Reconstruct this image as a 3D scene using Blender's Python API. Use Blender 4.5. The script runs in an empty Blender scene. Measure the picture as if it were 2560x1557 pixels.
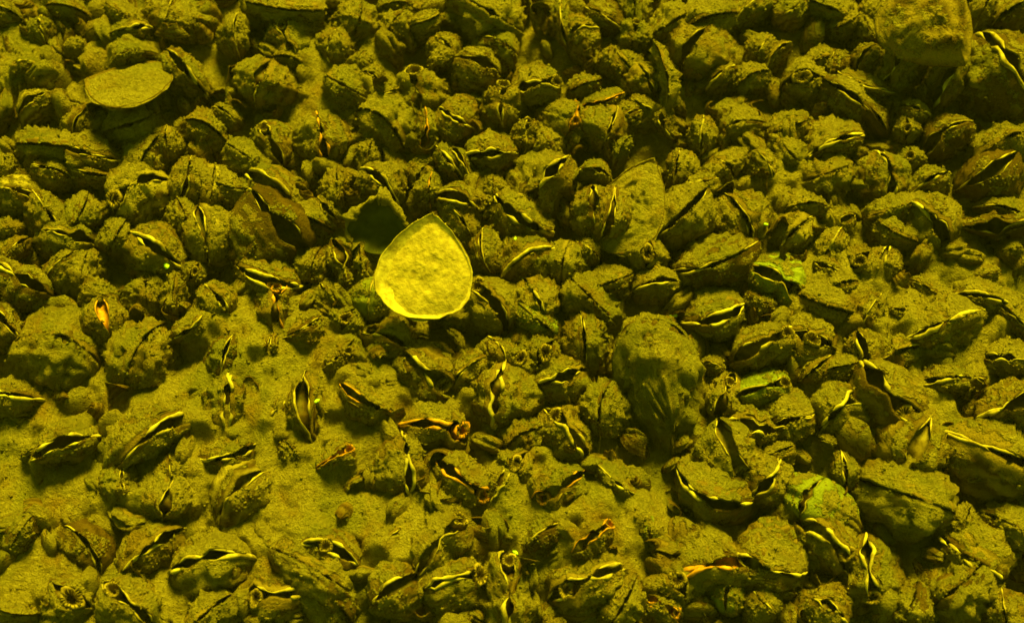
import bpy, math, random
import numpy as np
from mathutils import Matrix, Vector

# ---------------------------------------------------------------- camera, light, exposure
sc = bpy.context.scene
col = sc.collection
TAU = math.radians(22.0)          # tilt of the view from straight down
DIST = 0.29                       # metres from the lens to the middle of the bed
THALF = math.tan(math.radians(25.0))
FWD = np.array([0.0, math.sin(TAU), -math.cos(TAU)])
RIGHT = np.array([1.0, 0.0, 0.0])
UP = np.cross(RIGHT, FWD)
CAM = -FWD * DIST
cd = bpy.data.cameras.new('camera')
cd.sensor_width = 36.0
cd.lens = 18.0 / THALF
cd.clip_start = 0.01
cd.clip_end = 60.0
cd.dof.use_dof = True
cd.dof.focus_distance = DIST * 0.97
cd.dof.aperture_fstop = 14.0
cam = bpy.data.objects.new('camera', cd)
cam.location = CAM
cam.rotation_euler = (TAU, 0, 0)
col.objects.link(cam)
sc.camera = cam

SUN_EL, SUN_AZ = math.radians(46), math.radians(12)     # azimuth from +Y (far side) towards +X
world = bpy.data.worlds.new('World')
sc.world = world
world.use_nodes = True
wn = world.node_tree.nodes
wl = world.node_tree.links
wn.clear()
sky = wn.new('ShaderNodeTexSky')
sky.sky_type = 'NISHITA'
sky.sun_disc = False
sky.sun_elevation = SUN_EL
sky.sun_rotation = SUN_AZ
mul = wn.new('ShaderNodeMixRGB')
mul.blend_type = 'MULTIPLY'
mul.inputs[0].default_value = 1.0
mul.inputs[2].default_value = (0.92, 1.0, 0.012, 1)      # the stained water takes the blue out of the daylight
bg = wn.new('ShaderNodeBackground')
bg.inputs[1].default_value = 0.058
wo = wn.new('ShaderNodeOutputWorld')
wl.new(sky.outputs[0], mul.inputs[1])
wl.new(mul.outputs[0], bg.inputs[0])
wl.new(bg.outputs[0], wo.inputs[0])

sd = bpy.data.lights.new('sun', 'SUN')
sd.energy = 5.0
sd.angle = math.radians(20)
sd.color = (1.0, 0.855, 0.010)
sun = bpy.data.objects.new('sun', sd)
sdir = Vector((math.sin(SUN_AZ) * math.cos(SUN_EL), math.cos(SUN_AZ) * math.cos(SUN_EL), math.sin(SUN_EL)))
sun.rotation_euler = sdir.to_track_quat('Z', 'Y').to_euler()
sun.location = (0, 0.3, 0.6)
col.objects.link(sun)

sc.view_settings.view_transform = 'Standard'
sc.view_settings.look = 'None'
sc.view_settings.gamma = 1.0
sc.view_settings.exposure = 1.34
sc.view_settings.use_curve_mapping = False
sc.render.engine = 'CYCLES'

rng = random.Random(7)

# ---------------------------------------------------------------- noise
def _hash(ix, iy, iz):
    h = (ix.astype(np.int64) * 374761393 + iy.astype(np.int64) * 668265263 + iz.astype(np.int64) * 2147483647 // 3) & 0x7fffffff
    h = (h ^ (h >> 13)) * 1274126177 & 0x7fffffff
    h = (h ^ (h >> 16)) * 374761 & 0x7fffffff
    return ((h ^ (h >> 11)) & 0xffff) / 65535.0

def vnoise(p):
    p = np.asarray(p, float)
    i = np.floor(p)
    f = p - i
    f = f * f * f * (f * (f * 6 - 15) + 10)
    x, y, z = i[:, 0], i[:, 1], i[:, 2]
    r = 0
    for a in (0, 1):
        wa = f[:, 0] if a else 1 - f[:, 0]
        for b in (0, 1):
            wb = f[:, 1] if b else 1 - f[:, 1]
            for c in (0, 1):
                wc = f[:, 2] if c else 1 - f[:, 2]
                r = r + wa * wb * wc * _hash(x + a, y + b, z + c)
    return r * 2 - 1

def fbm(p, octv=3, gain=0.5):
    p = np.asarray(p, float)
    r, a, q = 0, 1.0, p
    for k in range(octv):
        r = r + a * vnoise(q + 17.3 * k)
        q = q * 2.03
        a *= gain
    return r

# ---------------------------------------------------------------- materials
def mat(name):
    m = bpy.data.materials.new(name)
    m.use_nodes = True
    nt = m.node_tree
    b = nt.nodes['Principled BSDF']
    return m, nt, b

def noise_node(nt, vec, scale, detail=4, rough=0.6):
    n = nt.nodes.new('ShaderNodeTexNoise')
    n.inputs['Scale'].default_value = scale
    n.inputs['Detail'].default_value = detail
    n.inputs['Roughness'].default_value = rough
    nt.links.new(vec, n.inputs['Vector'])
    return n

def ramp(nt, fac, stops):
    r = nt.nodes.new('ShaderNodeValToRGB')
    e = r.color_ramp.elements
    e[0].position, e[0].color = stops[0][0], (*stops[0][1], 1)
    e[1].position, e[1].color = stops[1][0], (*stops[1][1], 1)
    for p, c in stops[2:]:
        x = e.new(p)
        x.color = (*c, 1)
    nt.links.new(fac, r.inputs[0])
    return r

def math_node(nt, op, a, b, clamp=False):
    n = nt.nodes.new('ShaderNodeMath')
    n.operation = op
    n.use_clamp = clamp
    for i, v in enumerate((a, b)):
        if isinstance(v, (int, float)):
            n.inputs[i].default_value = v
        else:
            nt.links.new(v, n.inputs[i])
    return n.outputs[0]

def mix_col(nt, fac, a, b):
    n = nt.nodes.new('ShaderNodeMixRGB')
    for i, v in ((0, fac), (1, a), (2, b)):
        if isinstance(v, (int, float)):
            n.inputs[i].default_value = v
        elif isinstance(v, tuple):
            n.inputs[i].default_value = (*v, 1)
        else:
            nt.links.new(v, n.inputs[i])
    return n.outputs[0]

def silt_colour(nt, vec):
    n1 = noise_node(nt, vec, 750, 6, 0.75)
    n2 = noise_node(nt, vec, 130, 3, 0.55)
    c1 = ramp(nt, n1.outputs['Fac'], [(0.33, (0.100, 0.074, 0.036)), (0.49, (0.33, 0.27, 0.15)), (0.66, (0.54, 0.46, 0.27))])
    c2 = ramp(nt, n2.outputs['Fac'], [(0.30, (0.24, 0.185, 0.095)), (0.62, (0.40, 0.33, 0.19))])
    base = mix_col(nt, 0.5, c1.outputs[0], c2.outputs[0])
    g = nt.nodes.new('ShaderNodeNewGeometry')
    n4 = noise_node(nt, g.outputs['Position'], 60, 4, 0.6)
    f4 = ramp(nt, n4.outputs['Fac'], [(0.47, (0, 0, 0)), (0.64, (1, 1, 1))])
    base = mix_col(nt, math_node(nt, 'MULTIPLY', f4.outputs[0], 0.45), base, (0.15, 0.18, 0.065))
    n5 = noise_node(nt, g.outputs['Position'], 95, 4, 0.6)
    f5 = ramp(nt, n5.outputs['Fac'], [(0.54, (0, 0, 0)), (0.70, (1, 1, 1))])
    base = mix_col(nt, math_node(nt, 'MULTIPLY', f5.outputs[0], 0.65), base, (0.25, 0.135, 0.05))
    return base, n1

def bump(nt, b, height, strength, dist):
    n = nt.nodes.new('ShaderNodeBump')
    n.inputs['Strength'].default_value = strength
    n.inputs['Distance'].default_value = dist
    nt.links.new(height, n.inputs['Height'])
    nt.links.new(n.outputs[0], b.inputs['Normal'])

def make_silt():
    m, nt, b = mat('silt')
    tc = nt.nodes.new('ShaderNodeTexCoord')
    g = nt.nodes.new('ShaderNodeNewGeometry')
    c, n1 = silt_colour(nt, g.outputs['Position'])
    nt.links.new(c, b.inputs['Base Color'])
    b.inputs['Roughness'].default_value = 0.95
    b.inputs['Specular IOR Level'].default_value = 0.1
    n3 = noise_node(nt, g.outputs['Position'], 1500, 4, 0.7)
    h = math_node(nt, 'ADD', n1.outputs['Fac'], n3.outputs['Fac'])
    bump(nt, b, h, 1.0, 0.0022)
    return m

def make_shell(name, base, stripe, silt_shift=0.0):
    """shell with growth bands; silt lies where the mesh attribute says it has settled"""
    m, nt, b = mat(name)
    tc = nt.nodes.new('ShaderNodeTexCoord')
    ob = tc.outputs['Object']
    at = nt.nodes.new('ShaderNodeAttribute')
    at.attribute_name = 'silt'
    gr = nt.nodes.new('ShaderNodeAttribute')
    gr.attribute_name = 'grow'
    oi = nt.nodes.new('ShaderNodeObjectInfo')
    ns = noise_node(nt, ob, 420, 4, 0.65)
    # growth bands
    wob = noise_node(nt, ob, 160, 2, 0.5)
    gw = math_node(nt, 'ADD', gr.outputs['Fac'], math_node(nt, 'MULTIPLY', wob.outputs['Fac'], 0.05))
    sn = math_node(nt, 'SINE', math_node(nt, 'MULTIPLY', gw, 30.0), 0.0)
    band = math_node(nt, 'ADD', math_node(nt, 'MULTIPLY', sn, 0.5), 0.5)
    shell = mix_col(nt, band, base, stripe)
    shell = mix_col(nt, math_node(nt, 'MULTIPLY', oi.outputs['Random'], 0.5), shell, (0.10, 0.055, 0.022))
    sc_, n1 = silt_colour(nt, ob)
    f = math_node(nt, 'ADD', at.outputs['Fac'], math_node(nt, 'MULTIPLY', math_node(nt, 'SUBTRACT', ns.outputs['Fac'], 0.5), 1.9))
    f = math_node(nt, 'ADD', f, silt_shift)
    f = math_node(nt, 'ADD', f, math_node(nt, 'MULTIPLY', band, -0.34))
    rf = ramp(nt, f, [(0.36, (0, 0, 0)), (0.62, (1, 1, 1))])
    c = mix_col(nt, rf.outputs[0], shell, sc_)
    nt.links.new(c, b.inputs['Base Color'])
    rr = nt.nodes.new('ShaderNodeMapRange')
    rr.inputs['To Min'].default_value = 0.5
    rr.inputs['To Max'].default_value = 0.95
    nt.links.new(rf.outputs[0], rr.inputs['Value'])
    nt.links.new(rr.outputs[0], b.inputs['Roughness'])
    b.inputs['Specular IOR Level'].default_value = 0.15
    n3 = noise_node(nt, ob, 1500, 4, 0.7)
    h = math_node(nt, 'ADD', math_node(nt, 'MULTIPLY', math_node(nt, 'ADD', n1.outputs['Fac'], n3.outputs['Fac']), math_node(nt, 'ADD', rf.outputs[0], 0.35)),
                  math_node(nt, 'MULTIPLY', band, 0.22))
    bump(nt, b, h, 1.0, 0.0020)
    return m

def make_plain(name, a, bcol, scale, rough=0.5, spec=0.3, bdist=0.0003):
    m, nt, b = mat(name)
    tc = nt.nodes.new('ShaderNodeTexCoord')
    n = noise_node(nt, tc.outputs['Object'], scale, 4, 0.65)
    r = ramp(nt, n.outputs['Fac'], [(0.35, a), (0.65, bcol)])
    nt.links.new(r.outputs[0], b.inputs['Base Color'])
    b.inputs['Roughness'].default_value = rough
    b.inputs['Specular IOR Level'].default_value = spec
    bump(nt, b, n.outputs['Fac'], 0.6, bdist)
    return m

SILT = make_silt()
SHELL = make_shell('shell', (0.075, 0.042, 0.018), (0.24, 0.175, 0.085), -0.08)
SHELL_DARK = make_shell('dark_shell', (0.045, 0.026, 0.012), (0.11, 0.070, 0.032), -0.22)
SHELL_GREEN = make_shell('green_shell', (0.16, 0.21, 0.065), (0.28, 0.35, 0.12), -0.40)
SHELL_RIB = make_shell('ribbed_shell', (0.065, 0.038, 0.016), (0.40, 0.33, 0.18), -0.26)
LIP = make_plain('pale_lip', (0.16, 0.12, 0.055), (0.50, 0.43, 0.25), 330, 0.85, 0.08)
LIP_DULL = make_plain('dull_lip', (0.14, 0.10, 0.045), (0.46, 0.38, 0.20), 420, 0.6, 0.2)
LIP_ORANGE = make_plain('orange_lip', (0.20, 0.09, 0.03), (0.60, 0.30, 0.09), 380, 0.8, 0.1)
MANTLE = make_plain('mantle', (0.020, 0.013, 0.006), (0.075, 0.045, 0.018), 600, 0.5, 0.2)
MANTLE_PALE = make_plain('pale_mantle', (0.06, 0.04, 0.018), (0.22, 0.165, 0.08), 500, 0.5, 0.2)
FLESH = make_plain('siphon_flesh', (0.09, 0.06, 0.026), (0.29, 0.22, 0.11), 420, 0.5, 0.25)
FLESH_ORANGE = make_plain('orange_flesh', (0.24, 0.10, 0.030), (0.60, 0.26, 0.060), 600, 0.5, 0.25)
TENT = make_plain('tentacle', (0.04, 0.028, 0.012), (0.20, 0.15, 0.07), 900, 0.6, 0.2)
NACRE = make_plain('nacre', (0.22, 0.17, 0.088), (0.47, 0.405, 0.23), 420, 0.45, 0.3, 0.0006)
DARK_NACRE = make_plain('dark_nacre', (0.030, 0.036, 0.014), (0.075, 0.085, 0.034), 300, 0.6, 0.2)
FINE_SILT = make_plain('fine_silt', (0.235, 0.185, 0.095), (0.36, 0.30, 0.165), 600, 0.95, 0.05, 0.0010)
ALGA = make_plain('algae', (0.30, 0.55, 0.12), (0.5, 0.8, 0.25), 700, 0.7, 0.1)

# ---------------------------------------------------------------- mesh helpers
def mesh_obj(name, verts, faces, m, parent=None, smooth=True, attrs=None):
    me = bpy.data.meshes.new(name)
    me.from_pydata(np.asarray(verts).tolist(), [], faces)
    if smooth:
        me.polygons.foreach_set('use_smooth', [True] * len(me.polygons))
    for k, v in (attrs or {}).items():
        a = me.attributes.new(k, 'FLOAT', 'POINT')
        a.data.foreach_set('value', np.asarray(v, np.float32))
    me.materials.append(m)
    me.update()
    o = bpy.data.objects.new(name, me)
    col.objects.link(o)
    if parent is not None:
        o.parent = parent
    return o

def grid_faces(nr, nt, closed=True, flip=False):
    f = []
    for i in range(nr - 1):
        for j in range(nt if closed else nt - 1):
            k = (j + 1) % nt
            q = (i * nt + j, i * nt + k, (i + 1) * nt + k, (i + 1) * nt + j)
            f.append(q[::-1] if flip else q)
    return f

def root(name, M, label, cat, group=None):
    o = bpy.data.objects.new(name, None)
    o.empty_display_size = 0.003
    o.matrix_world = M
    o['label'] = label
    o['category'] = cat
    if group:
        o['group'] = group
    col.objects.link(o)
    return o

# ---------------------------------------------------------------- picture <-> place
def ray(px, py):
    d = FWD + RIGHT * ((px - 1280.0) / 1280.0 * THALF) + UP * ((778.5 - py) / 1280.0 * THALF)
    return d / np.linalg.norm(d)

def at_height(px, py, z):
    d = ray(px, py)
    t = (z - CAM[2]) / d[2]
    return CAM + d * t

def px_size(p):
    return float(np.dot(np.asarray(p) - CAM, FWD)) * THALF / 1280.0

def view_basis(px, py):
    w = ray(px, py)
    r = RIGHT - np.dot(RIGHT, w) * w
    r /= np.linalg.norm(r)
    return w, r, np.cross(r, w)

# ---------------------------------------------------------------- catalogue of what lies on the bed
# x y slit-angle width thickness body-offset-x body-offset-y look [landmark name]
#  look: g gaping, n narrow slit, c shut or silted over, s+/s-/s0 siphon at one end / centre, o orange, b bright lips, r ribbed, d dark, k green, m smooth
TILES = {
 'A': (0, 0, .2602), 'B': (640, 0, .2602), 'C': (1280, 0, .2602), 'D': (1920, 0, .2602),
 'E': (0, 340, .3249), 'F': (800, 340, .3249), 'G': (1600, 340, .3249), 'R': (2300, 300, .3736),
 'H': (0, 780, .3466), 'I': (854, 780, .3466), 'J': (1706, 780, .3466),
 'K': (0, 1257, .3653), 'L': (850, 1257, .3653), 'M': (1660, 1257, .3653)}
CAT = {
'A': """370 190 85 200 260 30 150 gb pale V-mouthed mussel
200 590 12 300 250 100 120 nb
340 920 25 330 250 60 130 gr
1600 180 75 380 520 130 40 n
1790 680 128 560 330 -60 130 gb long curved gaping mussel
1310 260 0 350 300 -100 150 nb
2250 300 88 380 260 0 80 n
780 400 150 200 200 -60 80 c
1300 1180 20 500 400 0 120 c
1590 1310 88 260 300 0 100 n
2000 1200 150 400 350 0 100 c
2130 1050 150 260 220 40 80 n
750 1130 60 350 280 0 100 n
560 1400 175 600 300 0 60 c
1150 120 150 350 250 0 60 c
700 80 160 350 250 0 60 c
1250 500 10 420 300 0 60 cd
100 110 148 320 200 -40 80 n""",
'B': """285 390 108 420 400 40 60 gs+
560 210 20 170 110 0 40 c
690 420 75 320 330 80 80 nb
1000 180 70 400 400 0 60 c
1300 240 60 330 330 0 60 c
1650 200 20 300 240 0 60 cr
1770 370 147 260 280 40 140 gb
1530 860 96 480 420 60 60 gs+ tall long-slit upright mussel
2150 590 160 420 430 -20 150 gr ribbed mussel under a pale slit
2370 400 150 400 420 -60 120 nd
2350 960 82 400 330 20 60 gs+b
1880 1120 148 330 430 60 80 gb mussel with two pale bars
1640 1230 82 380 220 0 40 go
640 1330 98 450 480 -20 0 gob
150 1370 115 420 330 0 40 gs+
20 790 70 430 560 100 60 g silt mound with a dark hole
830 820 150 420 380 60 50 c
1110 710 150 220 240 0 80 g
980 580 80 180 160 60 40 n
1260 890 15 330 260 0 100 nb
1230 1140 140 500 480 30 100 c
1400 1050 120 300 300 0 40 cd
1790 540 30 260 220 0 40 cd
350 100 175 700 300 0 20 c
1300 30 10 300 200 0 20 cd
2250 120 150 700 500 0 60 c
350 560 160 350 250 0 60 c""",
'C': """480 250 100 420 160 -20 40 n
640 260 20 330 430 40 150 gb
880 150 150 400 320 60 80 nd
1180 320 80 300 260 0 80 cs+
1520 230 30 420 380 0 80 c
1090 610 130 260 300 0 60 n
1310 770 115 330 330 -80 40 g
1500 840 95 780 130 0 20 c upright stick-thin shell edge
1700 470 60 540 560 120 100 g
1990 710 42 340 260 0 40 nb
250 800 10 440 360 20 60 gs+b
610 1160 65 360 400 -120 0 gs0o orange-siphon mussel
880 980 20 400 220 0 60 go
1270 1020 150 260 220 0 60 gb
1440 1170 105 300 160 40 0 gb
930 1250 70 420 420 -80 30 n
1820 1290 88 330 260 0 30 nb
130 1280 78 320 230 0 40 gs+
340 1360 120 330 330 0 60 c
1060 1400 60 280 120 0 40 c
1100 1100 30 260 240 0 40 nd
2300 720 30 350 300 0 60 c
2150 1180 20 400 330 0 60 c
1180 80 90 450 260 0 40 cd
1850 180 20 600 350 0 60 cd
2230 80 45 420 260 0 40 n
2380 470 60 300 240 0 40 n
720 800 20 280 220 0 50 c
930 560 100 260 180 0 40 c""",
'D': """900 540 60 280 260 80 40 n
1200 680 65 420 330 50 30 gs+ mussel holding up a tube siphon
1730 720 58 520 330 -60 100 gb wide dark-mouthed mussel
2330 580 125 800 760 -130 220 gbd huge bare dark mussel
900 810 160 520 230 20 60 n
760 900 145 620 420 -60 100 nd
1000 1050 130 450 260 -20 60 nd
1430 1040 160 260 220 -20 90 gb
1340 1230 90 220 200 0 40 cs0
330 740 10 400 330 0 80 cs0
600 650 85 260 220 40 -20 gd
220 1220 25 400 300 0 50 n
600 1370 25 520 330 -20 -40 nb
1680 1260 40 450 330 0 60 gd
2280 1330 30 600 400 0 100 c
200 110 30 300 260 0 40 n
600 80 160 400 250 0 40 c
750 230 30 300 240 0 40 cd
70 500 50 350 180 -20 60 nb
2080 80 70 420 200 -40 60 n
2330 100 40 450 260 0 60 n
520 560 20 300 240 0 40 c
980 280 120 360 260 0 40 cd
1020 110 60 300 220 0 40 c""",
'E': """40 220 100 160 160 0 40 c
420 260 160 300 230 -40 60 nb
730 150 165 420 300 0 50 n
740 300 170 330 180 0 60 n
1030 360 30 440 470 20 140 gs-r round fluted mussel
130 415 165 430 330 -20 90 gr
340 540 120 360 280 0 90 n
540 760 165 400 260 -20 90 gr
60 700 175 220 160 0 40 c
110 850 45 300 200 0 40 n
500 930 35 280 260 30 130 n
640 980 75 320 280 0 130 c
200 1110 145 520 360 -60 120 gbd dark mussel gaping on a slant
1230 880 142 480 420 0 20 gb
1570 770 100 430 440 120 20 gr ribbed mussel with an upright slit
2150 670 130 620 560 -110 90 gd big mussel with a dark flank
1440 330 75 380 330 60 80 g
1640 360 80 330 300 0 100 cr
2110 400 143 470 330 -40 60 gb
1800 400 170 350 250 0 50 c
1920 170 150 350 260 0 40 c
2110 1130 165 430 360 0 -50 gb
2120 1340 92 440 300 0 0 gs+ob upright round-siphon mussel
1700 1270 125 330 260 -20 40 gb
1120 1170 90 250 260 0 80 cs+
1330 1220 85 330 180 0 40 c
1500 1040 60 160 150 0 30 cs0
1500 1450 45 280 200 0 30 nb
800 1400 105 380 300 -20 60 go
740 1200 150 260 240 0 50 c
50 1440 128 380 280 -20 60 g
1430 640 100 300 240 0 40 cd
620 600 60 300 250 0 40 cd
900 760 60 260 240 0 40 c
1120 130 60 360 300 0 40 cd
2390 640 150 300 260 0 40 cd
2400 1000 80 260 260 0 40 cd
1930 930 20 260 160 0 30 c""",
'F': """480 350 135 380 360 -40 60 gb
380 120 80 260 140 0 60 c
810 180 10 150 90 0 30 c
770 280 60 200 200 0 40 g
840 410 88 260 180 0 60 no
990 190 128 330 220 0 40 nb
1110 220 115 330 150 0 40 gd
1310 140 5 380 300 0 20 gb
1720 340 52 520 420 -20 20 gs-b dark-holed mussel with fringed siphon
2110 250 170 230 160 0 40 gb
1060 470 160 330 260 40 80 gb
1220 520 120 210 210 0 40 cs0
1510 620 145 480 360 0 60 gb
1010 560 140 300 260 80 120 nr
1240 880 100 330 200 60 60 n
1560 920 30 420 400 20 100 nb
1870 960 80 330 330 0 60 cr small striped ribbed mussel
2080 870 140 200 180 0 40 nb
2120 560 100 430 300 -40 40 g
2240 640 75 360 280 40 10 g
1340 1290 128 480 360 -30 50 gs+ mussel with a swirled siphon
1680 1270 112 360 380 -40 60 gb
1640 1390 140 330 250 0 30 ck green smooth valve
2080 1240 135 480 380 20 60 c
180 1000 105 430 160 0 60 gd
310 950 95 330 200 0 80 c
380 1220 82 300 280 0 40 nk
200 1400 60 220 240 0 40 cs0
60 1210 130 220 200 0 40 nb
50 560 130 220 200 0 40 g
130 400 90 300 220 0 40 c
2250 1120 20 330 260 0 40 c
1330 380 90 200 180 0 40 c""",
'G': """280 240 82 280 220 60 30 n
690 240 130 190 360 -40 20 gb mussel with a small bright-lipped hole
410 390 25 280 220 60 30 gb
980 200 125 300 260 -40 60 n
370 560 45 480 400 -60 120 nr ribbed dark mussel on a slant
330 490 30 160 140 0 30 cb
1450 290 20 420 380 0 60 c round silt-caked mussel
1940 300 98 380 420 -120 20 gb fat mussel with upright pale slit
2080 150 90 170 170 0 30 cs0
2220 340 35 330 260 0 60 nb
820 640 115 400 420 -90 20 n
1200 720 45 360 330 0 20 nbr
1550 650 20 200 200 0 30 g
1460 860 72 280 240 0 0 gb
2260 640 128 480 430 -60 30 gb
1930 570 20 380 260 0 40 c
1950 740 150 380 260 0 40 c
540 1000 18 620 400 0 10 nd ledge-like mussel over a dark hollow
1420 1000 160 190 200 0 20 gb
1060 1090 148 480 330 0 20 gs-k mussel with a star-shaped siphon
1690 960 45 220 240 0 40 cs0
1850 970 70 280 230 0 40 gb
110 1120 12 340 280 20 40 gb
560 1410 15 440 380 0 -60 gb
1420 1300 160 420 380 0 40 cm
930 1260 150 260 200 0 40 cd
1770 1330 60 330 260 0 40 n
2010 1340 165 220 180 0 40 g
2200 1160 150 260 180 0 30 n
200 1430 150 130 110 0 20 gb
60 900 80 250 260 0 40 cs0
1180 1300 125 150 110 0 20 n
1500 1150 25 330 220 0 40 c
1250 520 10 330 220 0 40 c
1150 130 130 300 250 0 40 c""",
'R': """450 360 35 420 330 30 40 gd
540 580 170 300 130 0 20 n
520 710 8 460 160 0 10 gd flat layered dark mussel
450 1030 20 170 100 0 20 cd
400 1170 172 330 200 0 40 nb
590 1280 140 330 260 0 30 n
600 860 20 160 120 0 30 c""",
'H': """450 180 160 560 520 20 170 c huge mussel caked in silt
1000 250 60 480 480 0 120 c
130 610 170 400 250 -20 60 nb
450 940 20 460 260 0 20 gb wavy-lipped mussel in flat silt
1130 850 35 600 330 -60 30 gb long bright-lipped mussel
1640 620 88 430 330 -30 60 gb
1620 300 75 330 200 0 40 nd
1940 240 90 150 120 0 20 gb
2200 110 30 300 260 30 60 n
2450 320 35 260 180 0 20 gb
2010 690 60 300 240 -20 60 gb
2180 700 100 540 200 0 20 g upright long-slit mussel
1650 1040 15 430 330 20 50 gb
1690 1280 48 500 420 80 30 gr
880 1210 95 280 260 0 60 g
1200 1360 80 330 330 0 -40 g
1230 1120 95 250 260 0 40 n
2120 1000 120 200 160 0 30 nd
2410 1040 30 300 240 0 30 gs+o
230 990 30 130 90 0 20 n""",
'I': """370 190 155 400 280 20 40 nb
50 280 80 220 150 0 30 cs0
590 410 142 470 360 -30 30 gs-b
900 400 38 330 240 20 50 n
1150 260 120 260 260 -40 60 nb
1290 330 60 220 220 0 40 cs0
1470 290 60 260 250 0 40 cs0
1110 620 82 480 430 90 40 gb mussel with a curved pale rim
1590 470 18 380 380 0 80 gb
1660 870 128 430 330 -60 50 gs+b
1870 650 75 380 330 0 80 c
1750 170 95 400 300 0 60 n
160 640 150 400 240 0 40 go
680 810 170 480 360 0 30 gs-ob bright yellow fringed-siphon mussel
480 1050 98 430 420 -70 60 gb
880 1220 145 430 300 -10 30 gs-ob orange-ended mussel
1150 1230 62 260 220 0 20 gb
1260 1090 60 260 230 0 40 cs0
1590 1250 32 400 300 0 30 gs-o
1960 1210 140 380 220 0 30 nb
1300 880 30 300 260 0 40 c""",
'J': """580 230 28 480 280 10 30 gs+b
940 190 160 380 420 -60 90 gs0
1310 270 105 330 240 0 20 gb
1800 110 25 560 330 60 30 gb large bright-lipped mussel
2360 330 175 330 240 0 20 gb
1560 290 25 330 250 0 50 n
960 410 40 280 220 0 40 n
1150 390 15 280 160 0 30 co
1450 550 130 560 420 -60 80 gs-bm smooth brown wide-siphon mussel
1880 480 10 380 250 0 50 nb
2100 460 150 150 120 0 20 gb
2330 690 20 520 300 0 20 gb
1130 700 42 400 380 10 20 gs+b
750 790 15 330 360 20 -80 g
580 540 15 400 260 0 40 ns+k
300 620 70 330 240 0 40 gs+
490 820 170 400 280 0 40 gb
350 980 112 500 420 -50 50 gs-
660 1180 55 330 380 -40 30 gb
880 1360 65 330 520 60 -20 gk green gaping mussel
1180 1150 92 240 180 0 0 gb
1040 920 160 110 80 0 20 n
1660 1030 60 480 500 -40 -60 gs- silt hump with hole and siphon
1920 820 140 200 150 0 20 g
2250 1000 155 700 560 -60 110 n big crusted mussel
1640 1330 160 640 560 0 60 c big smooth silt dome
200 1370 158 520 420 -40 -120 gb
680 1010 15 240 160 0 40 n
220 370 160 160 120 0 20 n""",
'K': """1070 270 35 460 330 -40 60 gb
620 310 125 400 330 -20 40 gd
1460 360 8 560 430 0 110 gb big round level-slit mussel
2230 290 163 430 280 0 60 gs0b
1930 620 5 430 330 0 60 gs-b
2150 450 150 600 400 0 40 c
900 700 140 430 380 20 20 gs+
490 650 150 330 330 0 40 cs0
300 600 20 90 80 0 10 co
1450 720 40 430 260 0 40 c
2250 640 140 400 330 0 40 cd
150 170 60 260 200 0 40 cd
100 760 170 300 130 0 20 c""",
'L': """310 240 25 280 180 0 20 gs+
700 230 45 460 330 -60 60 gs+
340 590 30 400 380 30 20 gb
790 510 12 430 380 0 70 gs+b
1160 620 90 560 300 0 20 gs+b long upright mussel under dark siphon
1740 500 22 520 340 0 60 gs-b pale wavy-lipped mussel
1740 220 38 330 200 0 20 gs+o tiny mussel with orange siphon knob
1390 190 30 330 220 0 30 nd
2110 150 95 200 120 0 20 gk
2210 690 150 260 200 0 20 gs-o
2310 520 120 300 260 0 40 cs0
1950 680 60 400 300 0 40 c""",
'M': """330 430 12 520 500 -20 -100 gob
690 450 160 430 430 60 -100 gb
1110 220 138 430 330 -10 40 gs-b pale-mouthed mussel with a wide siphon
1400 460 95 430 330 0 30 gs-b
2090 400 140 430 430 80 -60 gb
2030 560 40 520 430 0 60 c
1150 710 145 300 330 -40 0 gb
670 670 132 220 240 0 30 nb
430 590 70 220 220 0 20 gk
740 540 155 300 150 0 30 nb
2330 740 92 300 300 0 30 n
2060 120 60 260 220 0 40 c
2380 150 150 400 300 0 40 cd
1680 720 60 330 260 0 40 cd"""}

def parse():
    out = []
    for k, txt in CAT.items():
        x0, y0, s = TILES[k]
        for ln in txt.splitlines():
            t = ln.split(' ', 8)
            v = list(map(float, t[:7]))
            out.append(dict(px=x0 + v[0] * s, py=y0 + v[1] * s, ang=math.radians(v[2]), L=v[3] * s * 1.18, T=v[4] * s * 1.16,
                            bx=v[5] * s, by=v[6] * s, fl=t[7], mark=t[8] if len(t) > 8 else None))
    return out
MUSSELS = parse()
for _e in MUSSELS:                     # shells that ride up over the loose valves beside them
    if math.hypot(_e['px'] - 1528, _e['py'] - 548) < 12:
        _e['lift'] = 0.0065
    elif math.hypot(_e['px'] - 1585, _e['py'] - 505) < 150:
        _e['lift'] = 0.0025
MUSSELS.append(dict(px=1598, py=822, ang=math.radians(15), L=225, T=210, bx=50, by=190, LBpx=560, fl='c', mark='huge silt boulder mussel'))

# ---------------------------------------------------------------- the silt bed: base height in metres
# (px, py, radius px, height) banks of silt that bury the shells up to their slits
BANKS = [(120, 1200, 260, 4.2), (420, 1130, 240, 4.2), (740, 1230, 240, 4.4), (900, 1010, 200, 4.4), (660, 900, 200, 4.0), (330, 1010, 160, 3.4),
         (560, 810, 130, 3.6), (1050, 1290, 200, 3.8), (1330, 1260, 180, 3.8), (1480, 1330, 180, 3.6), (90, 1400, 200, 4.0), (-20, 1570, 240, 4.0), (300, 1590, 200, 3.4), (1560, 1300, 120, 3.0),
         (2380, 800, 180, 3.8), (2400, 660, 150, 4.2), (2250, 1050, 160, 3.2), (1950, 460, 160, 3.0), (2100, 700, 180, 2.8), (1180, 960, 100, 2.0),
         (300, 160, 200, 1.6), (840, 180, 200, 1.6), (30, 130, 150, 1.8)]
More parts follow.
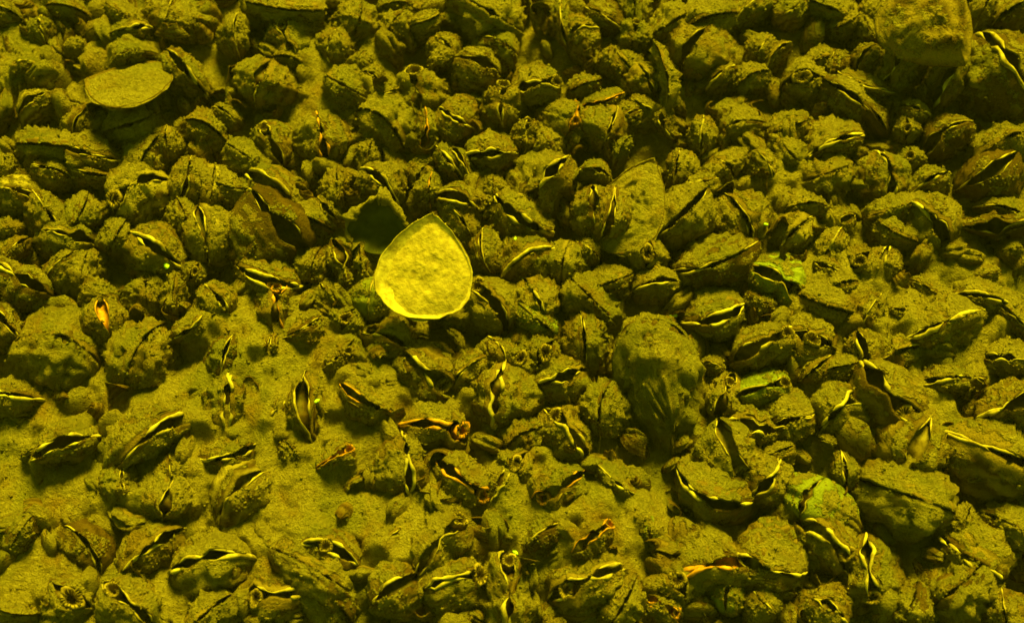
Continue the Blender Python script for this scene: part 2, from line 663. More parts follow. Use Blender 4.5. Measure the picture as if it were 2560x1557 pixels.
# heights are thousandths of a metre before settling
_bk = [(at_height(a, b, 0.0), r * px_size((0, 0, 0)) * 0.92, h * 0.00058) for a, b, r, h in BANKS]
def base_height(x, y):
    z = np.full(np.shape(x), -0.0095)
    for p, r, h in _bk:
        d2 = ((x - p[0]) ** 2 + (y - p[1]) ** 2) / (r * r)
        z = np.maximum(z, -0.0095 + (h + 0.0061) * np.exp(-d2 ** 1.5 * 0.9) * 1.05)
    return z

# ---------------------------------------------------------------- one mussel
NT = 52
_q = np.linspace(-1, 1, NT, endpoint=False)
ALPHA = np.pi * np.sign(_q) * np.abs(_q) ** 1.3
RHO_OUT = np.array([0.02, 0.20, 0.33, 0.44, 0.52, 0.59, 0.65, 0.705, 0.755, 0.80, 0.84, 0.875, 0.905, 0.93, 0.952, 0.97, 0.987, 1.0])
RHO_IN = np.array([0.98, 0.93, 0.84, 0.70])

def outline(alpha):
    t = alpha + np.pi
    w = np.sin(t) * np.abs(np.sin(t / 2)) ** 0.7
    return -w / 0.80 * 0.5, -np.cos(t)          # x in -0.5..0.5, z in -1 (beak) .. 1 (free end)

def mussel_frame(e):
    """where the slit lies and how the shell points, from its pose over the bed"""
    px, py = e['px'], e['py']
    p0 = at_height(px, py, 0.004)
    k = px_size(p0)
    L0, T0 = e['L'] * k, e['T'] * k
    zb = float(base_height(p0[0], p0[1]))
    zs = e.get('lift', 0.0) + max(zb, -0.0032) + 0.0036 + 0.29 * L0 + 0.10 * T0 + e['dz']
    p = at_height(px, py, zs)
    k = px_size(p)
    w, r, u = view_basis(px, py)
    L = e['L'] * k
    T = e['T'] * k
    LB = min(2.0 * L, 0.042) if L > T * 0.7 else 1.5 * T
    LB = max(LB, T * 1.2)
    if 'LBpx' in e:
        LB = e['LBpx'] * k
        p = p + np.array([0, 0, 0.006])
    o = (e['bx'] * r - e['by'] * u) * 2.3 * k
    n2 = np.dot(o, o)
    lim = (0.85 * LB) ** 2
    if n2 > lim:
        o *= math.sqrt(lim / n2)
        n2 = lim
    d = o + math.sqrt(LB * LB - n2) * w
    a = -d / np.linalg.norm(d)
    s0 = math.cos(e['ang']) * r + math.sin(e['ang']) * u
    kk = -np.dot(s0, a) / np.dot(w, a)
    kk = max(-0.8, min(0.8, kk))
    s = s0 + kk * w
    L *= min(np.linalg.norm(s), 1.2)
    s = s - np.dot(s, a) * a
    s /= np.linalg.norm(s)
    n = np.cross(a, s)
    M = Matrix(((s[0], n[0], a[0], p[0]), (s[1], n[1], a[1], p[1]), (s[2], n[2], a[2], p[2]), (0, 0, 0, 1)))
    # the thing's own origin is the beak end, where it is anchored in the bed
    M = M @ Matrix.Translation((0, 0, -LB))
    return M, L, T, LB

def gape_profile(al, g, e, L):
    """half opening between the valves along the free edge"""
    fl = e['fl']
    y = g * np.exp(-((al - e['a0']) / e['aw']) ** 2)
    if 's' in fl and fl[fl.index('s') + 1] in '+-0':
        y = np.maximum(y, e['rs'] * 0.95 * np.exp(-((al - e['as']) / 0.42) ** 2))
    y = y + e['wav'] * (fbm(np.stack([al * 4.5, al * 0 + e['seed'], al * 0], 1), 3)) * np.exp(-(al / 1.1) ** 2)
    return np.maximum(y, 0.004 * L)

def rim_point(al, e, L, LB):
    x, z = outline(al)
    return x * L, z * LB * 0.5 + LB * 0.5

def warp(P, e, L, LB, sgn):
    """no two shells grow alike: ragged free edge, bent hinge line, one valve a little longer"""
    al = np.arctan2(P[:, 0] / L, (P[:, 2] / LB - 0.5))
    rn = 0.042 * fbm(np.stack([al * 2.2, al * 0 + e['seed'], al * 0], 1), 3) + 0.03 * fbm(np.stack([al * 4.0, al * 0 + e['seed'], al * 0 + sgn * 3], 1), 2)
    P = P.copy()
    k = 1 + rn
    P[:, 0] *= k
    P[:, 2] = (P[:, 2] - 0.5 * LB) * k + 0.5 * LB + e['off'] * L * sgn * np.clip(P[:, 2] / LB, 0, 1)
    P[:, 1] += e['bend'] * P[:, 0] ** 2 / L
    P[:, 0] += e['skew'] * (P[:, 2] - LB) * 0.3
    return P

def build_mussel(e, label):
    M, L, T, LB = mussel_frame(e)
    fl = e['fl']
    R = np.array(M.to_3x3())
    rt = root('mussel', M, label, 'mussel', 'living mussels in the bed')
    e['M'], e['Ls'] = M, L
    sm = SHELL_GREEN if 'k' in fl else SHELL_DARK if 'd' in fl else SHELL_RIB if 'r' in fl else SHELL
    has_s = 's' in fl
    g = {'g': 0.062, 'n': 0.026, 'c': 0.006}[fl[0]] * L * e['gs']
    e['wav'] = (0.040 if fl[0] == 'g' else 0.022) * L
    e['rs'] = 0.115 * min(L, T * 1.2) * (1.25 if fl[:3] == 'cs0' else 1.0)
    if fl[:3] == 'cs0':
        e['rs'] = 0.19 * min(L, T)
    sg = fl[fl.index('s') + 1] if has_s else '0'
    e['as'] = {'+': 0.62, '-': -0.62, '0': 0.0}[sg]
    e['a0'] = {'+': -0.35, '-': 0.35, '0': rng.uniform(-0.2, 0.2)}[sg] if has_s else rng.uniform(-0.5, 0.5)
    e['aw'] = 0.45 if has_s else rng.uniform(0.38, 0.75)
    ox, oz = outline(ALPHA)
    amp = {'c': 0.100, 'n': 0.072, 'g': 0.062}[fl[0]] * (0.4 if 'm' in fl or 'k' in fl else 0.75 if 'd' in fl else 1.0)
    B = T * 0.5
    lipdir = None
    for sgn in (1, -1):
        yo = gape_profile(ALPHA, g * rng.uniform(0.8, 1.2), e, L)
        P, rho_l = [], []
        asym = rng.uniform(0.9, 1.1)
        for part, rhos in ((0, RHO_OUT), (1, RHO_IN)):
            for rho in rhos:
                cz = 0.05
                x = ox * rho * L
                z = (cz + (oz - cz) * rho) * LB * 0.5 + LB * 0.5
                hh = 1.10 * B * asym * (1 - rho ** 1.9) ** 0.68
                if part:
                    hh = hh * 0.80 - 0.015 * L * (1 - rho)
                y = yo * rho + hh
                P.append(np.stack([x, sgn * y, z], 1))
                rho_l.append(np.full(NT, rho))
        P = np.concatenate(P)
        rr = np.concatenate(rho_l)
        no = len(RHO_OUT) * NT
        P = warp(P, e, L, LB, sgn)
        # silt crust, knobs and growth ridges on the outside
        c = np.array([0, 0, LB * 0.55])
        dn = P - c
        dn[:, 0] /= L * L
        dn[:, 1] /= T * T
        dn[:, 2] /= LB * LB
        dn /= np.linalg.norm(dn, axis=1)[:, None] + 1e-9
        q = P / L * (2.1 if 'LBpx' in e else 1.0) + e['seed'] * 7.1 + sgn * 3.0
        nz = fbm(q * 2.2, 2) * 0.62 + np.maximum(fbm(q * 6.0, 2), -0.15) * 0.52 + fbm(q * 15.0, 2) * 0.62
        fade = np.clip((1.0 - rr) * 9.0, 0.22, 1)
        disp = amp * L * nz * fade
        ph = rr * 30 + nz * 1.0 + e['seed']
        saw = (ph / 6.2832) % 1.0
        saw = saw * np.clip((1 - saw) * 5, 0, 1)
        if 'r' in fl:
            disp = disp * 0.6 + 0.062 * L * saw * fade
        else:
            disp = disp + 0.055 * L * saw * np.clip(fbm(q * 2.0 + 11, 1) + 0.5, 0, 1) * fade
        disp[no:] = 0
        P = P + dn * disp[:, None]
        nrw = dn @ R.T
        up = nrw[:, 2]
        silt = 0.60 + 0.36 * up + 0.42 * fbm(q * 2.2 + 31, 2) + e['cover']
        silt[no:] = -0.3 + 0.2 * fbm(q[no:] * 3, 1)
        silt = np.where(rr > 0.965, silt - 0.25, silt)
        nr = len(RHO_OUT) + len(RHO_IN)
        faces = grid_faces(nr, NT, True, flip=(sgn > 0))
        cap = tuple(range(NT)) if sgn < 0 else tuple(reversed(range(NT)))
        faces.append(cap)
        vo = mesh_obj('valve', P, faces, sm, rt, attrs={'silt': silt, 'grow': ph / 30})
        # pale edge of the valve
        if fl[0] != 'c':
            na, ns = 30, 5
            al = np.linspace(-1.25, 1.25, na)
            ly = np.interp(al, ALPHA, yo)
            lx, lz = rim_point(al, e, L, LB)
            tb = np.clip(1.0 - np.abs(al / 1.27) ** 4, 0.05, 1)
            nb = fbm(np.stack([al * 4.0, al * 0 + e['seed'] + sgn * 5, al * 0], 1), 2)
            rad = (0.026 if 'b' in fl else 0.014) * L * tb * np.clip(0.20 + 2.4 * nb, 0.0, 1.5)
            V = []
            tx, tz = np.gradient(lx), np.gradient(lz)
            tl = np.hypot(tx, tz) + 1e-12
            nx, nzv = -tz / tl, tx / tl
            if nzv[na // 2] < 0:
                nx, nzv = -nx, -nzv
            for j in range(ns):
                th = 2 * np.pi * j / ns
                off = 0.25 + math.sin(th)
                V.append(np.stack([lx + nx * rad * off, sgn * (ly + rad * 0.8 * math.cos(th)), lz + nzv * rad * off], 1))
            V = warp(np.stack(V, 1).reshape(-1, 3), e, L, LB, sgn)
            lf = grid_faces(na, ns, True)
            mesh_obj('lip', V, lf, LIP_ORANGE if 'o' in fl else LIP if 'b' in fl else LIP_DULL, vo)
    # soft body seen down the slit
    if fl[0] == 'g' or has_s:
        na, nb_ = 22, 5
        al = np.linspace(-1.15, 1.15, na)
        ly = np.maximum(np.interp(al, ALPHA, yo) * 1.15, 0.01 * L) + 0.01 * L
        lx, lz = rim_point(al, e, L, LB)
        dep = (0.13 + 0.05 * np.cos(al * 5 + e['seed'])) * L
        V = []
        for j in range(nb_):
            v = -1 + 2 * j / (nb_ - 1)
            V.append(np.stack([lx * 0.9, v * (ly + 0.05 * L), lz - dep - 0.10 * L * (1 - v * v) + 0.03 * L], 1))
        V = warp(np.stack(V, 1).reshape(-1, 3), e, L, LB, 0)
        mm = FLESH_ORANGE if 'o' in fl and e['omant'] else MANTLE_PALE if e['pmant'] else MANTLE
        mesh_obj('mantle', V, grid_faces(na, nb_, False), mm, rt)
    if has_s:
        add_siphon(rt, e, L, LB)
    return rt

def add_siphon(rt, e, L, LB):
    fl = e['fl']
    r = e['rs']
    x, z = rim_point(np.array([e['as']]), e, L, LB)
    x, z = float(x[0]), float(z[0])
    nrm = Vector((math.sin(e['as']) * 0.6, 0, 1)).normalized()
    base = Vector((x, 0, z)) + nrm * (0.0 * r)
    tube = 'tube siphon' in (e['mark'] or '')
    rise = 2.2 * r if tube else 0.12 * r
    prof = [(1.05, -1.8), (1.08, -0.6), (1.02, 0.0), (0.98, rise / r * 0.7), (0.90, rise / r), (0.74, rise / r * 1.02), (0.62, rise / r - 0.25), (0.55, rise / r - 0.9), (0.35, rise / r - 1.6), (0.04, rise / r - 1.7)]
    ns = 20
    Q = nrm.to_track_quat('Z', 'Y').to_matrix()
    V = []
    for i, (pr, ph) in enumerate(prof):
        for j in range(ns):
            th = 2 * math.pi * j / ns
            wv = 1 + 0.16 * math.sin(2 * th + 3 * e['seed']) + 0.10 * math.sin(3 * th + e['seed']) + 0.08 * math.sin(7 * th + 2 * e['seed'])
            p = Q @ Vector((pr * r * math.cos(th) * wv * 1.12, pr * r * math.sin(th) * wv * 0.92, ph * r))
            V.append(tuple(base + p))
    so = mesh_obj('inhalant_siphon', V, grid_faces(len(prof), ns), FLESH_ORANGE if 'o' in fl else FLESH, rt)
    # fringe of tentacles round the mouth
    TV, TF = [], []
    nt_ = 17
    for j in range(nt_):
        th = 2 * math.pi * (j + rng.uniform(-0.45, 0.45)) / nt_
        c, s_ = math.cos(th), math.sin(th)
        ln = rng.uniform(0.15, 0.60)
        b0 = len(TV)
        w_ = 0.075
        for (pr, pw, ph) in ((1.0, w_, rise / r * 0.9), (0.82, w_ * 0.9, rise / r + 0.16), (0.80 - ln, 0.012, rise / r + 0.02)):
            for dx, dz in ((-pw, -pw), (pw, -pw), (0, pw)):
                p = Q @ Vector(((pr * c * 1.12 - dx * s_) * r, (pr * s_ * 0.92 + dx * c) * r, (ph + dz) * r))
                TV.append(tuple(base + p))
        for a in (0, 3):
            for k in range(3):
                l = (k + 1) % 3
                TF.append((b0 + a + k, b0 + a + l, b0 + a + 3 + l, b0 + a + 3 + k))
    mesh_obj('tentacle_fringe', TV, TF, TENT, so)

# ---------------------------------------------------------------- empty valves
def build_valve(px, py, z, length, width, depth, long_ang, tilt_back, roll, concave, label, m_in, m_out, fill=None, seed=1.0, group='loose empty valves', fill_mat=None, rim=False):
    """one loose valve: long axis (beak towards the far end) at long_ang in plan, hollow side up or down"""
    p = at_height(px, py, z)
    k = px_size(p)
    Lx, Lz, B = width * k, length * k, depth * k
    Rm = (Matrix.Rotation(roll, 4, 'Y') @ Matrix.Rotation(tilt_back, 4, 'X') @ Matrix.Rotation(long_ang, 4, 'Z'))
    M = Matrix.Translation(Vector(p)) @ Rm
    rt = root('empty_valve', M, label, 'empty shell', group)
    R = np.array(M.to_3x3())
    nt = 72
    al = np.linspace(-np.pi, np.pi, nt, endpoint=False)
    ox, oz = outline(al)
    jag = 1 + 0.022 * fbm(np.stack([np.cos(al) * 6, np.sin(al) * 6, al * 0 + seed], 1), 3)
    rhos_a = np.array([0.02, 0.15, 0.3, 0.45, 0.58, 0.7, 0.8, 0.88, 0.94, 0.975, 1.0])
    s = -1 if concave else 1
    P, rr = [], []
    for rho in rhos_a:                      # face that looks up
        h = s * B * (1 - rho ** 2.1) ** 0.7
        P.append(np.stack([ox * jag * rho * Lx, -oz * jag * rho * Lz * 0.5, np.full(nt, h)], 1)); rr.append(np.full(nt, rho))
    nin = len(rhos_a) * nt
    for rho in rhos_a[::-1]:
        th = 0.035 * Lx
        h = s * B * (1 - rho ** 2.1) ** 0.7 - th * (1 if rho < 0.99 else 0.75)
        P.append(np.stack([ox * jag * rho * Lx, -oz * jag * rho * Lz * 0.5, np.full(nt, h)], 1)); rr.append(np.full(nt, rho))
    P, rr = np.concatenate(P), np.concatenate(rr)
    q = P / Lx + seed
    if concave:
        P[:, 2] += 0.010 * Lx * fbm(q * 5, 2) * (rr < 0.97)
    else:
        crust = 0.085 * Lx * (fbm(q * 3, 2) + 0.6 * fbm(q * 9, 2) + 0.35 * fbm(q * 20, 2)) * np.clip((1 - rr) * 7, 0.1, 1)
        crust[nin:] = 0
        P[:, 2] += crust
    silt = 0.55 + 0.4 * fbm(q * 2.5, 2)
    if concave:
        silt[:nin] = 0.2 + 0.5 * fbm(q[:nin] * 2.5, 2)
    nr = len(rhos_a) * 2
    faces = grid_faces(nr, nt)
    faces.append(tuple(reversed(range(nt))))
    faces.append(tuple(range((nr - 1) * nt, nr * nt)))
    mesh_obj('valve', P, faces, m_in if concave else m_out, rt, attrs={'silt': silt, 'grow': rr * 0.5 + 0.05 * fbm(q * 3, 2)})
    if rim:                                # silt caked along the far rim
        na, ns = 60, 7
        a2 = np.linspace(-2.6, 2.6, na) + np.pi
        cx, cz = outline((a2 + np.pi) % (2 * np.pi) - np.pi)
        rad = 0.075 * Lx * (1 + 0.9 * fbm(np.stack([a2 * 5, a2 * 0, a2 * 0 + seed], 1), 3))
        V = []
        for j in range(ns):
            t = 2 * np.pi * j / ns
            V.append(np.stack([cx * Lx * (1 + 0.10 * math.cos(t) * rad / (0.045 * Lx)), -cz * Lz * 0.5 * (1 + 0.10 * math.cos(t) * rad / (0.045 * Lx)), rad * math.sin(t)], 1))
        mesh_obj('rim_crust', np.stack(V, 1).reshape(-1, 3), grid_faces(na, ns), SILT, rt)
    if fill_mat is FINE_SILT:                # little shelf inside the beak
        sel = np.linspace(-0.62, 0.62, 15) + np.pi
        cx, cz = outline((sel + np.pi) % (2 * np.pi) - np.pi)
        e1 = np.stack([cx * Lx * 0.97, -cz * Lz * 0.485, np.full(15, -0.04 * Lx)], 1)
        e2 = e1.copy()
        e2[:, 1] = e1[:, 1].min() + 0.05 * Lz * (np.linspace(-1, 1, 15) ** 2) - 0.01 * Lz
        e2[:, 2] = -0.055 * Lx
        e3 = e2 - np.array([0, 0, 0.03 * Lx])
        mesh_obj('beak_shelf', np.concatenate([e1, e2, e3]), grid_faces(3, 15, False), LIP, rt)
    if fill:
        lev, sx, sy, cov = fill
        rh = np.linspace(0.01, cov, 44)
        V = []
        for rho in rh:
            edge = 1 + 0.05 * rho * fbm(np.stack([np.cos(al) * 3, np.sin(al) * 3, al * 0 + seed * 2], 1), 3)
            x = ox * rho * Lx * edge
            y = -oz * rho * Lz * 0.5 * edge
            qq = np.stack([x / Lx * 4, y / Lx * 4, x * 0 + seed], 1)
            base = s * B * max(0, 1 - min(rho, 1) ** 2.1) ** 0.7
            top = -B * lev + sx * x + sy * y + (0.35 if fill_mat is FINE_SILT else 1.0) * Lx * (0.045 * fbm(qq * 1.3, 3) + 0.016 * fbm(qq * 5, 3))
            hz = top * (1 - (rho / cov) ** 6) + (base - 0.02 * Lx) * (rho / cov) ** 6
            V.append(np.stack([x, y, hz], 1))
        V = np.concatenate(V)
        f = grid_faces(44, nt)
        f.append(tuple(reversed(range(nt))))
        mesh_obj('silt_fill', V, f, fill_mat, rt)
    return rt

# ---------------------------------------------------------------- labels
def flat_dir(dx, dy):
    a = math.degrees(math.atan2(-dy, dx)) % 360
    return ['right of', 'upper-right of', 'above', 'upper-left of', 'left of', 'lower-left of', 'below', 'lower-right of'][int((a + 22.5) // 45) % 8]

EXTRA_MARKS = [(1062, 685, 'bright yellow empty valve'), (312, 218, 'flat silt-topped tray valve'), (950, 555, 'dark hollow valve'),
               (1590, 505, 'standing silt-filled valve'), (2325, 75, 'big rough-domed valve')]

def make_labels():
    marks = [(e['px'], e['py'], e['mark']) for e in MUSSELS if e['mark']] + EXTRA_MARKS
    rel = {}
    for i, e in enumerate(MUSSELS):
        if e['mark']:
            continue
        ds = sorted((math.hypot(m[0] - e['px'], m[1] - e['py']), k) for k, m in enumerate(marks))
        d, k = ds[0]
        rel.setdefault((k, flat_dir(e['px'] - marks[k][0], e['py'] - marks[k][1])), []).append((d, i))
    ordn = ['', 'second ', 'third ', 'fourth ', 'fifth ', 'sixth ', 'seventh ', 'eighth ']
    out = {}
    for (k, dr), lst in rel.items():
        for n, (d, i) in enumerate(sorted(lst)):
            e = MUSSELS[i]
            fl = e['fl']
            size = 'tiny' if e['L'] < 62 else 'small' if e['L'] < 88 else 'large' if e['L'] > 165 else ''
            cov = 'green' if 'k' in fl else 'dark' if 'd' in fl else 'ribbed' if 'r' in fl else 'silty'
            st = {'g': 'gaping', 'n': 'narrow-slit', 'c': 'shut'}[fl[0]]
            if fl[:3] == 'cs0':
                st = 'siphon-topped'
            elif 'b' in fl and fl[0] != 'c':
                st = 'pale-lipped ' + st
            w = ' '.join(x for x in (size, cov, st) if x)
            out[i] = f"{w} mussel, {ordn[n] or 'next '}{dr} the {marks[k][2]}"
    for i, e in enumerate(MUSSELS):
        if e['mark']:
            out[i] = e['mark'] + ' half sunk in the mussel bed' if e['py'] > 800 else e['mark'] + ' standing in the crowded bed'
    return out

# ---------------------------------------------------------------- build
LABELS = make_labels()
for i, e in enumerate(MUSSELS):
    e['seed'] = i * 1.37 + 2.0
    e['dz'] = rng.uniform(-0.0008, 0.0012)
    e['gs'] = rng.uniform(0.75, 1.35)
    e['off'], e['bend'], e['skew'] = rng.uniform(-0.05, 0.05), rng.uniform(-0.55, 0.55), rng.uniform(-0.5, 0.5)
    e['cover'] = rng.uniform(-0.02, 0.26) + (0.25 if e['fl'][0] == 'c' else 0)
    e['omant'] = rng.random() < 0.25
    e['pmant'] = rng.random() < 0.15
FRAMES = []
for i, e in enumerate(MUSSELS):
    build_mussel(e, LABELS[i])

D2R = math.radians
build_valve(1064, 664, 0.016, 272, 238, 28, D2R(-6), D2R(14), D2R(4), True, 'bright yellow empty valve lying hollow side up on the mussels, half full of silt', NACRE, SHELL, (0.22, 0.14, -0.03, 1.0), 3.3, fill_mat=FINE_SILT)
build_valve(314, 205, 0.0090, 215, 245, 22, D2R(80), D2R(-30), 0, True, 'flat silt-topped tray valve lying level beneath a curved gaping mussel', SHELL, SHELL, (-0.35, 0, 0, 1.03), 9.1, fill_mat=SILT)
build_valve(945, 562, 0.009, 150, 150, 45, D2R(-10), D2R(38), 0, True, 'dark hollow valve with a crusted rim, behind the bright yellow empty valve', DARK_NACRE, SHELL_DARK, None, 5.7, rim=True)
build_valve(1580, 512, 0.0065, 262, 172, 24, D2R(-28), D2R(10), D2R(-10), True, 'standing silt-filled valve with a thin green rim leaning on its neighbours', SHELL, SHELL, (-0.25, 0.05, 0, 1.03), 6.2, fill_mat=SILT)
build_valve(2325, 70, 0.0145, 262, 232, 60, D2R(215), D2R(8), D2R(-8), False, 'big rough-domed valve lying hollow side down by the huge dark mussel', SHELL, SHELL, None, 8.4)

# ground
def axis_vals(lo, hi, n, far):
    core = np.linspace(lo, hi, n)
    k = np.arange(1, 60)
    st = (core[1] - core[0])
    ext = st * np.cumsum(1.09 ** k)
    ext = ext[ext < far]
    return np.concatenate([lo - ext[::-1], core, hi + ext])
gx = axis_vals(-0.175, 0.175, 520, 1.1)
gy = axis_vals(-0.105, 0.165, 400, 1.1)
X, Y = np.meshgrid(gx, gy)
xf, yf = X.ravel(), Y.ravel()
zf = base_height(xf, yf)
q = np.stack([xf, yf, xf * 0], 1)
zf = zf + 0.0022 * fbm(q * 100, 2) + 0.0004 * np.maximum(fbm(q * 420 + 5, 2), -0.2) + 0.00050 * fbm(q * 1000 + 9, 2)
for e in MUSSELS:                      # silt banked against each shell
    p = at_height(e['px'], e['py'] + e['by'], 0.0)
    L = e['L'] * px_size(p)
    zb_ = float(base_height(p[0], p[1]))
    d2 = ((xf - p[0]) ** 2 + (yf - p[1]) ** 2) / (0.62 * L) ** 2
    mk = d2 < 6
    zf[mk] += (0.0026 if zb_ > -0.0055 else 0.0016) * np.exp(-d2[mk]) * (1 + 0.5 * vnoise(q[mk] * 260))
gf = grid_faces(len(gy), len(gx), False)
go = mesh_obj('ground', np.stack([xf, yf, zf], 1), gf, SILT)
go['kind'] = 'structure'

# ---------------------------------------------------------------- half-buried small shells and silt lumps between the mussels (nobody could count them)
nrg = np.random.default_rng(5)
occ = np.array([[e['M'].translation[0] , e['M'].translation[1], e['Ls']] for e in MUSSELS])
LV, LF, LS, LG = [], [], [], []
nt, nrr = 16, 8
th = np.linspace(0, 2 * np.pi, nt, endpoint=False)
cnt = 0
for k in range(5200):
    x, y = nrg.uniform(-0.26, 0.26), nrg.uniform(-0.15, 0.24)
    gz = float(base_height(x, y))
    if gz > -0.0055 and nrg.random() < 0.30:
        continue
    r = nrg.uniform(0.0028, 0.0062)
    a = nrg.uniform(0, np.pi)
    tl = nrg.uniform(-0.7, 0.7)
    zz = gz + (nrg.uniform(0.0010, 0.0052) if gz < -0.0055 else nrg.uniform(-0.0024, 0.0008))
    V = []
    for i in range(nrr):
        ph = (i + 0.05) / (nrr - 1 + 0.1) * np.pi
        px_, py_, pz_ = r * np.sin(ph) * np.cos(th), 0.48 * r * np.sin(ph) * np.sin(th), np.full(nt, 1.45 * r * np.cos(ph))
        V.append(np.stack([px_, py_, pz_], 1))
    V = np.concatenate(V)
    qq = V / r
    dsp = 0.16 * fbm(qq * 1.6 + k, 2) + 0.14 * np.maximum(fbm(qq * 4.5 + k, 2), -0.1)
    dsp -= 0.22 * np.exp(-(qq[:, 1] / 0.07) ** 2) * (qq[:, 2] > 0.2) * (k % 3 > 0)
    V = V * (1 + dsp)[:, None]
    ca, sa, ct, st = math.cos(a), math.sin(a), math.cos(tl), math.sin(tl)
    V = np.stack([V[:, 0], V[:, 1] * ct - V[:, 2] * st, V[:, 1] * st + V[:, 2] * ct], 1)
    V = np.stack([V[:, 0] * ca - V[:, 1] * sa + x, V[:, 0] * sa + V[:, 1] * ca + y, V[:, 2] + zz], 1)
    b0 = cnt * nt * nrr
    LF += [tuple(v + b0 for v in f) for f in grid_faces(nrr, nt, True, True)]
    LV.append(V)
    LS.append((0.62 if gz < -0.0055 else 0.78) + 0.35 * fbm(qq * 1.5 + 3.3 * k, 2) + 0.2 * qq[:, 2])
    LG.append(0.6 + 0.3 * qq[:, 2])
    cnt += 1
    if cnt >= 3000:
        break
lo = mesh_obj('buried_shells', np.concatenate(LV), LF, SHELL, attrs={'silt': np.concatenate(LS), 'grow': np.concatenate(LG)})
lo['kind'] = 'stuff'

# loose crumbs of silt lying on the bed and on the shells
pts = []
nv = []
gi = nrg.integers(0, len(xf), 60000)
inn = (np.abs(xf[gi]) < 0.17) & (yf[gi] > -0.1) & (yf[gi] < 0.16)
gi = gi[inn][:14000]
pts.append(np.stack([xf[gi], yf[gi], zf[gi]], 1))
for o in list(col.objects):
    if o.type != 'MESH' or not o.name.startswith('valve') or 'silt' not in o.data.attributes:
        continue
    n = len(o.data.vertices)
    co = np.empty(n * 3); o.data.vertices.foreach_get('co', co); co = co.reshape(-1, 3)
    no_ = np.empty(n * 3); o.data.vertices.foreach_get('normal', no_); no_ = no_.reshape(-1, 3)
    si = np.empty(n, np.float32); o.data.attributes['silt'].data.foreach_get('value', si)
    M = np.array(o.parent.matrix_world)
    wz = no_ @ M[2, :3]
    ok = np.where((si > 0.62) & (wz > 0.15))[0]
    if len(ok) == 0:
        continue
    ok = nrg.choice(ok, min(len(ok), 85), replace=False)
    pts.append(co[ok] @ M[:3, :3].T + M[:3, 3])
pts = np.concatenate(pts)
N = len(pts)
octv = np.array([[1, 0, 0], [0, 1, 0], [-1, 0, 0], [0, -1, 0], [0, 0, 1], [0, 0, -1.0]])
octf = np.array([[0, 1, 4], [1, 2, 4], [2, 3, 4], [3, 0, 4], [1, 0, 5], [2, 1, 5], [3, 2, 5], [0, 3, 5]])
sz = 0.00016 + 0.00034 * nrg.random(N) ** 2.5
V = octv[None] * (1 + 0.9 * (nrg.random((N, 6, 1)) - 0.5)) + 0.35 * (nrg.random((N, 6, 3)) - 0.5)
V = V * sz[:, None, None] * np.array([1.2, 1.2, 0.8]) + pts[:, None, :]
F = (octf[None] + (np.arange(N) * 6)[:, None, None]).reshape(-1, 3)
fo = mesh_obj('silt_crumbs', V.reshape(-1, 3), F.tolist(), SILT)
fo['kind'] = 'stuff'

# thin broken shell edges sticking out of the silt
SV, SF, SS, SG = [], [], [], []
nu, nv_ = 9, 5
cnt = 0
for k in range(3000):
    x, y = nrg.uniform(-0.165, 0.165), nrg.uniform(-0.095, 0.14)
    gz = float(base_height(x, y))
    if gz > -0.004 and nrg.random() < 0.35:
        continue
    h, w = nrg.uniform(0.003, 0.0075), nrg.uniform(0.002, 0.0055)
    bend = nrg.uniform(0.4, 1.3)
    u = np.linspace(-1, 1, nu)
    Vs = []
    for side in (0, 1):
        for j in range(nv_):
            t = j / (nv_ - 1)
            top = 1 - 0.35 * u ** 2 + 0.18 * fbm(np.stack([u * 2.5, u * 0 + k, u * 0], 1), 2) * (t > 0.9)
            xx = u * w * (1 - 0.45 * t)
            yy = bend * w * (u ** 2) * 0.6 + 0.25 * h * t * t - side * 0.00030
            Vs.append(np.stack([xx, yy, t * h * top], 1))
    V = np.concatenate(Vs)
    a, tl = nrg.uniform(0, 2 * np.pi), nrg.uniform(-0.9, 0.5)
    ca, sa, ct, st = math.cos(a), math.sin(a), math.cos(tl), math.sin(tl)
    V = np.stack([V[:, 0], V[:, 1] * ct - V[:, 2] * st, V[:, 1] * st + V[:, 2] * ct], 1)
    V = np.stack([V[:, 0] * ca - V[:, 1] * sa + x, V[:, 0] * sa + V[:, 1] * ca + y, V[:, 2] + gz + nrg.uniform(0.002, 0.0075) * (gz < -0.004)], 1)
    b0 = cnt * nu * nv_ * 2
    f1 = grid_faces(nv_, nu, False)
    m_ = nu * nv_
    f2 = [tuple(v + m_ for v in f[::-1]) for f in f1]
    t0 = (nv_ - 1) * nu
    edge = [(t0 + j, t0 + j + 1, m_ + t0 + j + 1, m_ + t0 + j) for j in range(nu - 1)]
    edge += [(i * nu, (i + 1) * nu, m_ + (i + 1) * nu, m_ + i * nu) for i in range(nv_ - 1)]
    edge += [((i + 1) * nu + nu - 1, i * nu + nu - 1, m_ + i * nu + nu - 1, m_ + (i + 1) * nu + nu - 1) for i in range(nv_ - 1)]
    SF += [tuple(v + b0 for v in f) for f in f1 + f2 + edge]
    SV.append(V)
    SS.append(0.45 + 0.4 * fbm(V * 300 + k, 2))
    SG.append(np.tile(np.repeat(np.linspace(0.4, 1, nv_), nu), 2))
    cnt += 1
    if cnt >= 520:
        break
so = mesh_obj('broken_shells', np.concatenate(SV), SF, SHELL, smooth=False, attrs={'silt': np.concatenate(SS), 'grow': np.concatenate(SG)})
so['kind'] = 'stuff'

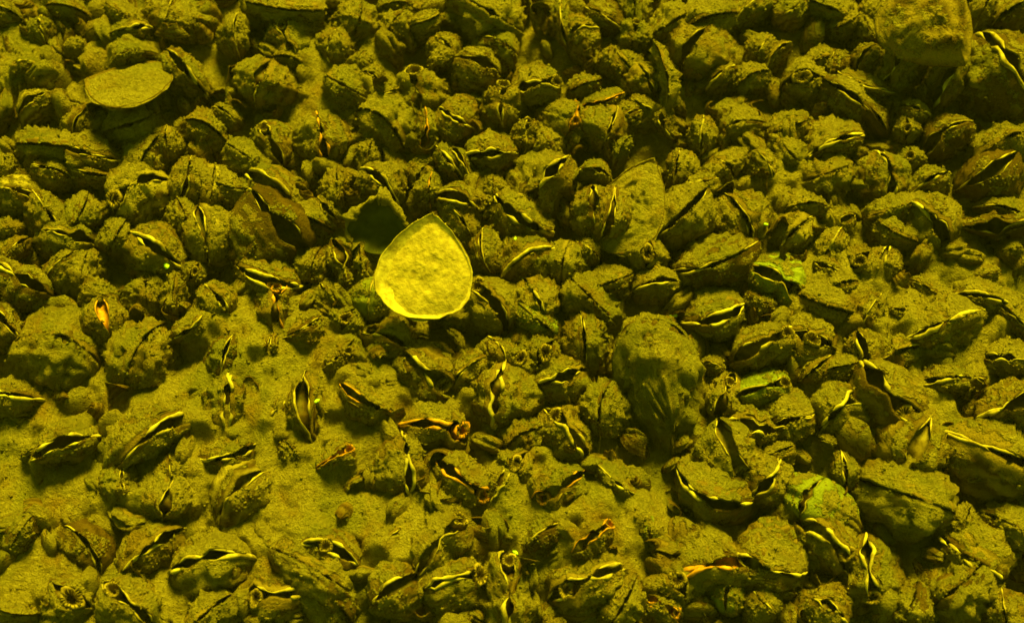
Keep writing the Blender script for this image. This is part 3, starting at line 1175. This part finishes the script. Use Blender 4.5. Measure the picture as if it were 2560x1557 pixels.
# drifted flecks of bright green weed
bpy.context.view_layer.update()
dg = bpy.context.evaluated_depsgraph_get()
FLECKS = [(790, 1003, 1.0, 'bright green weed fleck on flat silt beside the upright long-slit mussel'),
          (1683, 790, 1.2, 'bright green weed fleck at the top of the huge silt boulder mussel'),
          (1912, 560, 0.9, 'bright green weed fleck on silt beyond the ledge-like mussel'),
          (1290, 1380, 1.0, 'bright green weed fleck above the long upright mussel under dark siphon'),
          (415, 662, 1.4, 'green weed fleck in the shade near the dark-flanked big mussel'),
          (1288, 598, 0.7, 'bright green weed fleck in a gap beyond the striped ribbed mussel')]
for k, (fx, fy, fs, lab) in enumerate(FLECKS):
    hit, loc, nor, *_ = sc.ray_cast(dg, Vector(CAM), Vector(ray(fx, fy)))
    if not hit:
        continue
    V, nt_ = [], 10
    r = 0.00055 * fs
    for i in range(6):
        ph = math.pi * (i + 0.1) / 5.2
        for j in range(nt_):
            th_ = 2 * math.pi * j / nt_
            w_ = 1 + 0.35 * math.sin(2 * th_ + k) + 0.2 * math.sin(5 * th_ + 2 * i + k)
            V.append((r * 1.3 * math.sin(ph) * math.cos(th_) * w_, r * math.sin(ph) * math.sin(th_) * w_, r * 0.6 * math.cos(ph)))
    f_ = grid_faces(6, nt_, True, True)
    f_ += [tuple(range(nt_)), tuple(reversed(range(5 * nt_, 6 * nt_)))]
    o = mesh_obj('weed_fleck', V, f_, ALGA)
    o.location = loc + nor * r * 0.4
    o['label'], o['category'], o['group'] = lab, 'weed fleck', 'green weed flecks'

# the murky water itself
hx = 1.35
hz0, hz1 = float(zf.min()) - 1.0, float(CAM[2]) + 0.03
HV = [(x, y, z) for z in (hz0, hz1) for y in (-hx, hx) for x in (-hx, hx)]
ho = mesh_obj('haze', HV, [(0, 2, 3, 1), (4, 5, 7, 6), (0, 1, 5, 4), (2, 6, 7, 3), (0, 4, 6, 2), (1, 3, 7, 5)], SILT, smooth=False)
ho.data.materials.clear()
hm = bpy.data.materials.new('murky_water')
hm.use_nodes = True
hm.node_tree.nodes.clear()
pv = hm.node_tree.nodes.new('ShaderNodeVolumePrincipled')
pv.inputs['Color'].default_value = (0.86, 0.92, 0.35, 1)
pv.inputs['Density'].default_value = 0.024
hout = hm.node_tree.nodes.new('ShaderNodeOutputMaterial')
hm.node_tree.links.new(pv.outputs[0], hout.inputs['Volume'])
ho.data.materials.append(hm)
ho['kind'] = 'stuff'
